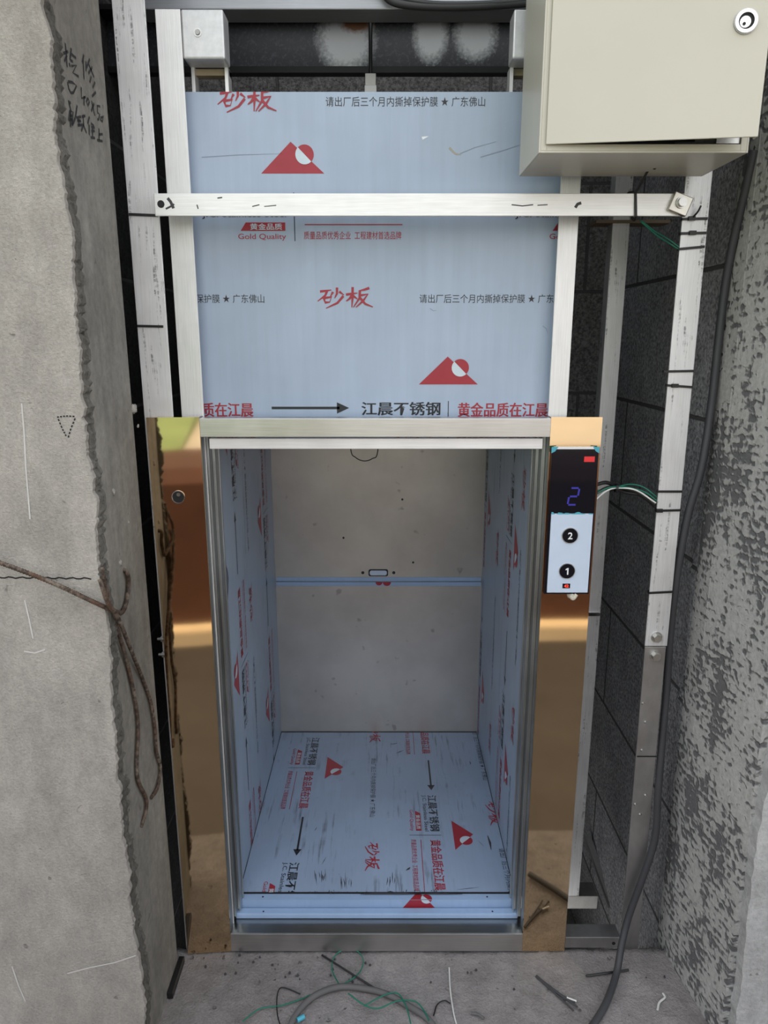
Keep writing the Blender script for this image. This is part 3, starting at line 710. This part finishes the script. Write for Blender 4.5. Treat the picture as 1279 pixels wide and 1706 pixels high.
mb.cyl(c + Vector((.0, -.008, .002)), .0095, -.003, (0, 1, 0), M_ZINC, 20); mb.cyl(c + Vector((0, -.011, .002)), .0072, -.006, (0, 1, 0), M_ZINC, 20)
q = mb.build('clamp_bolt', bar, .0015); q['label'] = 'tilted square clamp with round bolt'

# ================================================================== top of the shaft
def bracket(x0, x1, y, label):
    t = thing('guide_bracket', ((x0 + x1) / 2, y, 1.86), label, 'bracket', 'brackets at the head of the guide posts')
    mb = MB(); mb.box(x0, x1, y, y + .045, 1.832, 1.9075, M_GALV); mb.build('bracket_box', t, .003)
    mb = MB(); xm = x0 + (x1 - x0) * .38; mb.cyl((xm, y, 1.872), .0040, -.003, (0, 1, 0), M_GALVD, 12); mb.ring((xm, y, 1.872), .0048, .007, -.001, (0, 1, 0), M_ZINC, 16); mb.build('bolt', t)
    for xa in (x0 + .003, x1 - .010):
        mb = MB(); mb.box(xa, xa + .006, .070, .10, 1.2, 1.833, M_ALU); mb.build('guide_rail', t)
    mb = MB(); mb.box(x0 + .004, x1 - .004, .08, .10, 1.822, 1.8325, M_TAN); mb.build('packing_strip', t)
bracket(-.3465, -.274, .030, 'square steel bracket with one bolt at the top of the left guide post')
bracket(.2215, .294, .030, 'square steel bracket half hidden behind the cream cabinet')
t = thing('steel_beam', (0, .40, 1.93), 'dark steel beam with painted-in white reflections across the top of the shaft', 'beam')
mb = MB()
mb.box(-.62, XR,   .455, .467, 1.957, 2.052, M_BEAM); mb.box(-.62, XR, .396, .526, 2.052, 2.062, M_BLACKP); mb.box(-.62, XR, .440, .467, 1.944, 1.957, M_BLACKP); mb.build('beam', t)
mb = MB(); mb.box(-.47, XR, .20, .26, 1.974, 2.06, M_LGREY); tag(mb.build('top_rail', None, .002, loc=(0, .2, 2.0)), 'pale grey rail at the very top, in front of the dark beam', 'rail')
hx = PY(617, 80, .385).x
t = thing('rope_hitch', (hx, .385, 1.78), 'thin black hanging rod ending in a white block above the blue sheet', 'hanger')
mb = MB(); mb.tube([(hx, .388, 2.06), (hx, .388, 1.80)], .0042, M_BLACKP, 8); mb.build('rod', t)
z1, z0 = PY(616, 130, .385).z, PY(616, 158, .385).z
mb = MB(); mb.box(hx - .013, hx + .013, .372, .40, z0, z1 - .018, M_NUM); mb.box(hx - .012, hx + .012, .374, .40, z1 - .018, z1 + .006, M_GALVD); mb.build('clamp_block', t, .001)
mb = MB(); mb.tube([PY(x, y, .185) for x, y in ((560, -60), (625, -30), (650, 0), (690, 9), (760, 11), (830, 8), (900, 2), (1000, -14), (1080, -30))], .008, M_CABLE, 8)
mb.tube([PY(x, y, .18) for x, y in ((570, -60), (650, -12), (700, 3), (780, 6), (900, -2), (1000, -20), (1080, -36))], .004, M_CABLE, 6)
tag(mb.build('cable', None, 0, loc=PY(760, 8, .19)), 'black cable sagging along the pale top rail', 'cable')

# ================================================================== cream cabinet
X0, X1, Y0, Y1, Z0, Z1 = .2325, .5475, -.180, -.020, 1.634, 2.06
cb_ = thing('control_cabinet', (.39, -.1, Z0), 'cream metal wall cabinet at top right with its door slightly ajar', 'cabinet')
mb = MB(); t_ = .003
mb.box(X0, X0 + t_, Y0, Y1, Z0, Z1, M_CREAM); mb.box(X1 - t_, X1, Y0, Y1, Z0, Z1, M_CREAM)
mb.box(X0 + t_, X1 - t_, Y0, Y1, Z0, Z0 + t_, M_CREAM); mb.box(X0 + t_, X1 - t_, Y0, Y1, Z1 - t_, Z1, M_CREAM); mb.box(X0 + t_, X1 - t_, Y1 - t_, Y1, Z0 + t_, Z1 - t_, M_CREAM)
mb.box(X0 + t_, X0 + .012, Y0, Y0 + t_, Z0 + t_, Z1 - t_, M_CREAM); mb.box(X1 - .012, X1 - t_, Y0, Y0 + t_, Z0 + t_, Z1 - t_, M_CREAM)
mb.box(X0 + .012, X1 - .012, Y0, Y0 + t_, Z0 + t_, Z0 + .012, M_CREAM); mb.box(X0 + .012, X1 - .012, Y0, Y0 + t_, Z1 - .012, Z1 - t_, M_CREAM)
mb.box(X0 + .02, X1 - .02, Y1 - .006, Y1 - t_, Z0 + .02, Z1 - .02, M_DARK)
for xx in (.31, .545): mb.box(xx - .012, xx + .012, Y1, .0098 if xx > .5 else .0298, 1.70, 1.72, M_GALV)
mb.build('cabinet_body', cb_, .0006)
hx0, hy0 = X0 + .010, Y0 - .002
L = .2985; ang = math.radians(8.0); dv = Vector((math.cos(ang), -math.sin(ang), 0)); nv = Vector((-math.sin(ang), -math.cos(ang), 0))
h0 = Vector((hx0, hy0, 0))
def dp(s_, n_, z): return h0 + dv * s_ + nv * n_ + Vector((0, 0, z))
mb = MB(); zd0, zd1 = Z0 + .0105, Z1 - .010
mb.hexa([dp(0, .003, zd0), dp(L, .003, zd0), dp(L, 0, zd0), dp(0, 0, zd0)], [dp(0, .003, zd1), dp(L, .003, zd1), dp(L, 0, zd1), dp(0, 0, zd1)], M_CREAM)
mb.hexa([dp(L - .003, 0, zd0), dp(L, 0, zd0), dp(L, -.012, zd0), dp(L - .003, -.012, zd0)], [dp(L - .003, 0, zd1), dp(L, 0, zd1), dp(L, -.012, zd1), dp(L - .003, -.012, zd1)], M_CREAM)
cdoor = mb.build('cabinet_door', cb_, .0008)
d = ray(1242, 36); tt = (h0 + nv * .003 - CAM).dot(nv) / d.dot(nv); lc = CAM + d * tt
mb = MB(); mb.ring(lc, .0105, .0150, .004, nv, M_CHROME); mb.cyl(lc, .0106, .0015, nv, M_DARK, 20); mb.cyl(lc - Vector((0, 0, .0015)) + dv * -.0015, .0074, .004, nv, M_CHROME, 20); mb.ring(lc, .0150, .0162, .002, nv, M_GALVD); mb.cyl(lc - Vector((0, 0, .004)) + dv * -.003, .0022, .0046, nv, M_DARK, 10); mb.build('lock', cdoor)
mb = MB(); mb.box(.50, .535, -.176, -.168, Z0 + .014, Z0 + .022, M_ZINC); mb.box(.44, .50, -.172, -.168, Z0 + .012, Z0 + .017, M_BLACKP); mb.build('latch', cb_)

# ================================================================== call panel
PXA, PXB, PZA, PZB = .3185, .4075, .868, 1.159
cp = thing('call_panel', (.362, -.001, .868), 'black glass call panel with two round buttons on the right gold jamb', 'button panel')
mb = MB(); mb.box(PXA, PXB, -.008, -.0005, PZA, PZB, M_GLASS); mb.build('backing_glass', cp, .0008)
mb = MB(); mb.box(.3235, .4045, -.0105, -.008, .872, 1.0335, M_WPLATE); q = mb.build('face_plate', cp, .0006); q['label'] = 'pale blue plate'
for body, px, py in (('2', 949, 892), ('1', 944, 951)):
    c = PY(px, py, -.0105); mb = MB(); mb.cyl(c, .0145, -.003, (0, 1, 0), M_GLASS, 32); mb.ring(c, .0147, .0158, -.002, (0, 1, 0), M_ZINC)
    p = Print()
    if body == '2': p.text(body, -.0044, .0046, -.0070, .0070, M_NUM, .02)
    else: p.poly([(-.0004, -.007), (.0024, -.007), (.0024, .007), (.0004, .007), (-.0034, .0046), (-.0034, .0020), (-.0004, .0036)], M_NUM)
    p.lay(mb, c + Vector((0, -.003, 0)), (1, 0, 0), (0, 0, 1))
    q = mb.build('button', cp); q['label'] = 'round black button marked ' + body
c = PY(943, 976, -.0105); mb = MB(); mb.box(c.x - .0075, c.x + .0075, -.0112, -.0105, c.z - .0048, c.z + .0048, M_GLASS)
p = Print(); p.text('42', -.0045, .0045, -.003, .003, M_RSEG, .03); p.lay(mb, Vector((c.x, -.0112, c.z)), (1, 0, 0), (0, 0, 1)); mb.build('small_readout', cp)
mb = MB(); c0 = PY(955, 827, -.008); p = Print(); hw, hh, tk = .0085, .0165, .0035
for (a, e) in (((-hw, hh), (hw, hh)), ((hw, hh), (hw, 0)), ((-hw, 0), (hw, 0)), ((-hw, 0), (-hw, -hh)), ((-hw, -hh), (hw, -hh))):
    sh = lambda q: (q[0] + q[1] * .12, q[1]); a, e = sh(a), sh(e); dx, dy = e[0] - a[0], e[1] - a[1]; Ln = math.hypot(dx, dy); ux, uy = dx / Ln, dy / Ln
    a = (a[0] + ux * .0015, a[1] + uy * .0015); e = (e[0] - ux * .0015, e[1] - uy * .0015)
    p.poly([(a[0] + uy * tk / 2, a[1] - ux * tk / 2), (e[0] + uy * tk / 2, e[1] - ux * tk / 2), (e[0] - uy * tk / 2, e[1] + ux * tk / 2), (a[0] - uy * tk / 2, a[1] + ux * tk / 2)], M_BSEG)
p.lay(mb, Vector((c0.x, -.008, c0.z)), (1, 0, 0), (0, 0, 1)); q = mb.build('floor_digit', cp); q['label'] = 'dim blue segment digit'
mb = MB(); c = PY(982, 765, -.008); mb.box(c.x - .0105, c.x + .0095, -.0086, -.008, c.z - .0052, c.z + .0052, M_STICK); q = mb.build('sticker', cp); q['label'] = 'small red sticker'
mb = MB(); mb.box(PXA + .006, PXB - .006, -.0082, -.0004, PZB, PZB + .0035, M_NUM); mb.build('top_edge', cp)
for sx_ in (PXA, PXB): 
    s = 1 if sx_ == PXA else -1; mb = MB()
    mb.add([(sx_ - s * .001, -.0088, PZB + .004), (sx_ + s * .012, -.009, PZB + .005), (sx_ + s * .006, -.0088, PZB - .004), (sx_ - s * .001, -.0087, PZB - .008)], [(0, 1, 2, 3)], M_CYAN); q = mb.build('film_corner', cp); q['label'] = 'cyan film corner'
R.seed(2); mb = MB()
pts = [(.3235 + .081 * k / 24, R.uniform(-.0012, .0035)) for k in range(25)]
mb.add([(x, -.0109, 1.0325) for x, _ in pts] + [(x, -.0109, 1.0335 + dz) for x, dz in pts], [(k, k + 1, 26 + k, 25 + k) for k in range(24)], M_CYAN)
q = mb.build('torn_film', cp); q['label'] = 'torn strip of cyan film'
c = PY(952, 993, -.006); mb = MB(); mb.cyl(c + Vector((0, .006, 0)), .008, -.010, (0, 1, 0), M_PUTTY, 10, .005); mb.tube([c + Vector((-.004, -.003, .003)), c + Vector((.002, -.004, -.004)), c + Vector((.009, -.002, .004))], .004, M_PUTTY, 8)
tag(mb.build('putty_lump', None, 0, loc=c), 'lump of pale putty under the call panel', 'putty')

# ================================================================== cable ties
def tie(px0, px1, y0, y1, Yf, yb, label, head=None, grp=None, tail=0):
    a, c = PY(px0, y0, Yf - .0015), PY(px1, y1, Yf - .0015); t = thing('cable_tie', (a + c) / 2, label, 'cable tie', grp); h = .0022
    mb = MB(); left = a.x < 0; pts = [a, c, Vector((c.x, .0165 if left else yb, c.z)), Vector((a.x, yb if left else .0165, a.z))]
    for i in range(4):
        p0, p1 = pts[i], pts[(i + 1) % 4]; n = Vector((0, 0, 1)).cross(p1 - p0).normalized() * .0008; up = Vector((0, 0, h))
        mb.hexa([p0 - n - up, p1 - n - up, p1 + n - up, p0 + n - up], [p0 - n + up, p1 - n + up, p1 + n + up, p0 + n + up], M_BLACKP)
    mb.build('strap', t)
    if head is not None:
        q = a + (c - a) * head; mb = MB(); mb.box(q.x - .006, q.x + .006, q.y - .004, q.y + .001, q.z - .003, q.z + .004, M_BLACKP)
        if tail: mb.tube([q, q + Vector((.006, -.010, .010)), q + Vector((.010, -.012, .020))], .0018, M_BLACKP, 6)
        mb.build('head', t)
G = 'cable ties on the right outer post'
tie(215, 262, 357, 359, .010, .062, 'black tie on the left outer post level with the long bar end', None, 'cable ties on the left outer post')
tie(229, 271, 543, 544, .010, .062, 'lower black tie on the left outer post', None, 'cable ties on the left outer post')
for i, (x0, x1, y0, y1, hd, tl, lab) in enumerate(((1137, 1178, 365, 364, .35, 1, 'topmost tie on the right outer post, tail sticking up just under the long bar'),
        (1134, 1176, 389, 388, .45, 0, 'second tie from the top on the right outer post'), (1131, 1173, 415, 411, None, 0, 'third tie from the top on the right outer post, at the green wire end'),
        (1106, 1156, 619, 618, None, 0, 'upper of two close ties halfway up the right outer post'), (1111, 1153, 642, 645, .3, 0, 'lower of two close ties halfway up the right outer post'),
        (1096, 1136, 819, 819, None, 0, 'tie just above the wire bundle on the right outer post'), (1093, 1133, 851, 850, .12, 0, 'tie where the wire bundle meets the right outer post'),
        (1081, 1120, 988, 986, None, 0, 'lowest tie on the right outer post, above its hex bolts'))):
    tie(x0, x1, y0, y1, .010, .060, lab, hd, G, tl)
t = thing('cable_tie', PY(1060, 341, -.033), 'black tie looped round the long bar, tail up to the cabinet', 'cable tie')
a0, a1 = PY(1059, 321, -.033), PY(1059, 361, -.033)
mb = MB(); mb.tube([a0 + Vector((0, .002, .001)), a1 - Vector((0, 0, 0))], .0024, M_BLACKP, 8); mb.tube([a1, a1 + Vector((0, .014, -.002)), a0 + Vector((0, .045, .004)), a0 + Vector((0, .006, .003))], .002, M_BLACKP, 6)
e = PY(1092, 262, -.08); mb.tube([a0, PY(1068, 305, -.045), PY(1082, 280, -.06), Vector((e.x, e.y, Z0))], .0022, M_BLACKP, 8); mb.build('strap', t)

# ================================================================== wires on the right
def wire(name, pts, r, m, label, cat='wire', group=None, seg=8):
    mb = MB(); mb.tube(pts, r, m, seg); o = mb.build(name, None, 0, loc=Vector(pts[0])); return tag(o, label, cat, group)
wb = 'wires from the call panel'
wire('wire', [PY(1067, 367, -.02), PY(1090, 385, .0), PY(1112, 398, .015), PY(1131, 412, .012)], .0012, M_GREEN, 'upper strand of the green wire slanting from long bar to right post', group='green strands under the long bar')
wire('wire', [PY(1068, 370, -.02), PY(1095, 393, .0), PY(1114, 405, .015), PY(1131, 416, .012)], .0012, M_GREEN, 'lower strand of the green wire slanting from long bar to right post', group='green strands under the long bar')
def bw(pts, Ys): return [PY(x, y, Y) for (x, y), Y in zip(pts, Ys)]
Ys = (.012, .02, .03, .03, .02)
wire('wire', bw(((992, 808), (1010, 804), (1030, 812), (1060, 820), (1098, 846)), Ys), .0038, M_BLACKP, 'thick black wire on top of the bundle leaving the call panel', group=wb)
wire('wire', bw(((992, 822), (1015, 812), (1040, 820), (1068, 826), (1096, 848)), Ys), .0032, M_BLACKP, 'thin black wire in the bundle leaving the call panel', group=wb)
wire('wire', bw(((990, 818), (1018, 814), (1048, 807), (1072, 812), (1096, 830)), Ys), .0015, M_GREEN, 'green wire arching highest in the call panel bundle', group=wb)
wire('wire', bw(((990, 824), (1016, 812), (1044, 812), (1074, 820), (1096, 836)), (.010, .016, .024, .024, .016)), .0015, M_GREEN, 'lower green wire in the call panel bundle', group=wb)
wire('wire', bw(((988, 836), (1010, 818), (1030, 813), (1060, 817), (1092, 838)), (.006, .012, .022, .022, .014)), .0017, M_WHITE, 'white wire in the call panel bundle', group=wb)
c = PY(1026, 813, .024); mb = MB(); mb.ring(c + Vector((-.002, 0, 0)), .0075, .009, .004, (1, 0, -.1), M_BLACKP, 16); tag(mb.build('cable_tie', None, 0, loc=c), 'small tie binding the wire bundle beside the call panel', 'cable tie')
wire('cable', [PX(1256, 250, .640), PX(1243, 310, .640), PX(1222, 400, .638), PX(1207, 480, .636), PX(1195, 580, .634), PX(1184, 680, .630), PY(1168, 780, .02), PY(1145, 860, .02), PY(1127, 960, .022), PY(1116, 1060, .03), PY(1110, 1150, .03), PY(1103, 1230, .02),
    PY(1096, 1320, .005), PY(1091, 1395, -.002), PY(1071, 1460, -.008), PY(1048, 1524, -.010), PY(1036, 1570, -.03), PZ(1027, 1620, .012), PZ(1012, 1665, .0085), PZ(994, 1698, .008), PZ(960, 1745, .008)], .0075, M_CABLE,
    'thick dark cable down the right wall and out across the ledge', 'cable', seg=10)

# ================================================================== rusty bars on the left
def rebar(pts, r, label):
    mb = MB(); mb.tube(pts, r, M_RUST, 9, 34, lambda i, n: 1 + .13 * (1 if i % 2 else -1)); tag(mb.build('rebar', None, 0, loc=Vector(pts[0])), label, 'steel bar', 'rusty bars on the left wall')
XE = XL + .0055
rebar([PY(-60, 918, -.275), PY(10, 941, -.272), PY(90, 972, -.268), PY(150, 1000, -.262), PY(190, 1018, -.24), PX(203, 1020, XE), PX(211, 1000, XE), PX(214, 970, XE), PX(211, 954, XL + .006), PX(203, 948, XL - .004)], .0037, 'long rusty bar crossing the plaster and hooked up at its end')
rebar([PX(170, 945, XL + .004), PX(175, 975, XE), PX(185, 1015, XE), PX(199, 1058, XE + .004), PX(213, 1110, XE), PX(224, 1160, XE), PX(230, 1210, XE), PX(228, 1265, XE), PX(230, 1300, XE), PX(243, 1330, XE), PX(243, 1352, XE), PX(235, 1378, XL + .002)], .0034, 'rusty bar hanging lowest with a bent foot')
rebar([PX(166, 965, XL + .003), PX(180, 1005, XE + .009), PX(196, 1028, XE + .012), PX(215, 1075, XE + .009), PX(237, 1130, XE), PX(251, 1170, XE), PX(258, 1215, XE), PX(260, 1250, XE), PX(267, 1280, XE), PX(262, 1312, XE), PX(251, 1330, XL + .002)], .0034, 'rusty bar nearest the gold jamb, curling inward at its foot')

# ================================================================== on the ledge
def lay(pts, r, z=.0): return [PZ(x, y, r + z) for x, y in pts]
fw = 'loose green wires on the ledge'
wire('cable', lay(((470, 1740), (492, 1692), (520, 1662), (556, 1646), (592, 1645), (640, 1655), (680, 1676), (715, 1700), (740, 1740)), .0065), .0065, M_CABLEG, 'dusty grey cable arching along the front edge of the ledge', 'cable')
wire('wire', lay(((404, 1702), (432, 1681), (470, 1675), (505, 1663), (535, 1650), (570, 1640), (597, 1622), (605, 1600), (594, 1584), (575, 1582), (558, 1592), (553, 1615), (568, 1646)), .0014, .001), .0014, M_GREEN, 'green wire with a round loop next to the steel threshold', group=fw)
wire('wire', lay(((466, 1706), (462, 1690), (461, 1665), (465, 1648), (475, 1646), (500, 1656)), .0013, .001), .0013, M_BLACKP, 'thin dark wire standing off the left of the cable arch')
wire('wire', lay(((580, 1655), (606, 1674), (630, 1680), (660, 1668), (690, 1668), (705, 1682), (714, 1700)), .0014, .012), .0014, M_GREEN, 'green wire wavering over the right half of the cable arch', group=fw)
wire('wire', lay(((606, 1676), (640, 1658), (662, 1655), (676, 1676), (684, 1705)), .0014, .013), .0014, M_GREEN, 'short green wire bent over the cable arch', group=fw)
wire('wire', lay(((748, 1612), (750, 1650), (756, 1690), (762, 1712)), .0014), .0014, M_WHITE, 'thin white wire lying upright right of the cable arch')
wire('wire', lay(((722, 1692), (728, 1674), (740, 1667), (750, 1672)), .0014), .0014, M_BLACKP, 'short curled black wire touching the white wire')
def rod(x0, y0, x1, y1, r, m, label, cat='offcut', name='tie_offcut'):
    mb = MB(); mb.tube([PZ(x0, y0, r), PZ(x1, y1, r)], r, m, 6, smooth=False); tag(mb.build(name, None, 0, loc=PZ(x0, y0, r)), label, cat)
rod(536, 1591, 626, 1648, .0022, M_BLACKP, 'long black tie offcut lying across the green loop')
rod(976, 1626, 1047, 1616, .0024, M_BLACKP, 'black tie offcut lying under the thick cable')
mb = MB(); c = PZ(500, 1697, .006); u_ = (PZ(511, 1691, .006) - c).normalized(); mb.tube([c - u_ * .007, c + u_ * .009], .005, M_CYAN, 10); tag(mb.build('wire_connector', None, 0, loc=c), 'small cyan plastic connector at the left end of the cable arch', 'connector')
mb = MB()
for dx, dy in ((0, 0), (4, 8), (-3, 14)): mb.tube(lay(((893 + dx * .3, 1625 + dy * .1), (918, 1645 + dy * .3), (945 + dx, 1664 + dy * .5), (958 + dx, 1670 + dy)), .0018), .0018, M_CABLE, 6)
mb.tube(lay(((944, 1662), (960, 1668)), .0026), .0022, M_WHITE, 6)
tag(mb.build('wire_tuft', None, 0, loc=PZ(920, 1645, .002)), 'small tuft of dark wire ends left of the thick cable', 'wire')
wire('wire_scrap', lay(((1104, 1655), (1107, 1662), (1098, 1670), (1095, 1682)), .002), .0022, M_WHITE, 'white curled scrap at the right of the ledge', 'scrap')
wire('wire_scrap', lay(((784, 1688), (796, 1690), (806, 1697)), .0025), .0028, M_CABLEG, 'grey scrap near the white wire at the front edge', 'scrap')
mb = MB(); a, c = PZ(302, 1600, 0), PZ(276, 1662, 0); mb.box(XL + .001, XL + .013, c.y, a.y, -.004, .012, M_BLACKP); tag(mb.build('black_strip', None, .001, loc=(XL + .007, a.y, 0)), 'black strip along the foot of the left wall', 'strip')  # plain black strip lying along the wall foot
R.seed(33)
for k in range(46):
    if k < 34: x, y = R.uniform(300, 620), R.uniform(1588, 1640)
    else: x, y = R.uniform(620, 1130), R.uniform(1590, 1690)
    c = PZ(x, y, .0); r = R.uniform(.0014, .0034); mb = MB(); n = 6
    ps = [(math.cos(2 * math.pi * i / n) * r * R.uniform(.7, 1.3), math.sin(2 * math.pi * i / n) * r * R.uniform(.7, 1.3)) for i in range(n)]
    mb.add([(c.x + a, c.y + e, -.001) for a, e in ps] + [(c.x + a * .6, c.y + e * .6, r * .9) for a, e in ps], [list(range(n, 2 * n))] + [(i, (i + 1) % n, n + (i + 1) % n, n + i) for i in range(n)], M_CABLE if R.random() < .7 else M_RAG)
    tag(mb.build('grit_crumb', None, 0, loc=(c.x, c.y, 0)), 'tiny dark crumb of grit scattered on the concrete ledge', 'grit', 'crumbs of grit on the ledge')
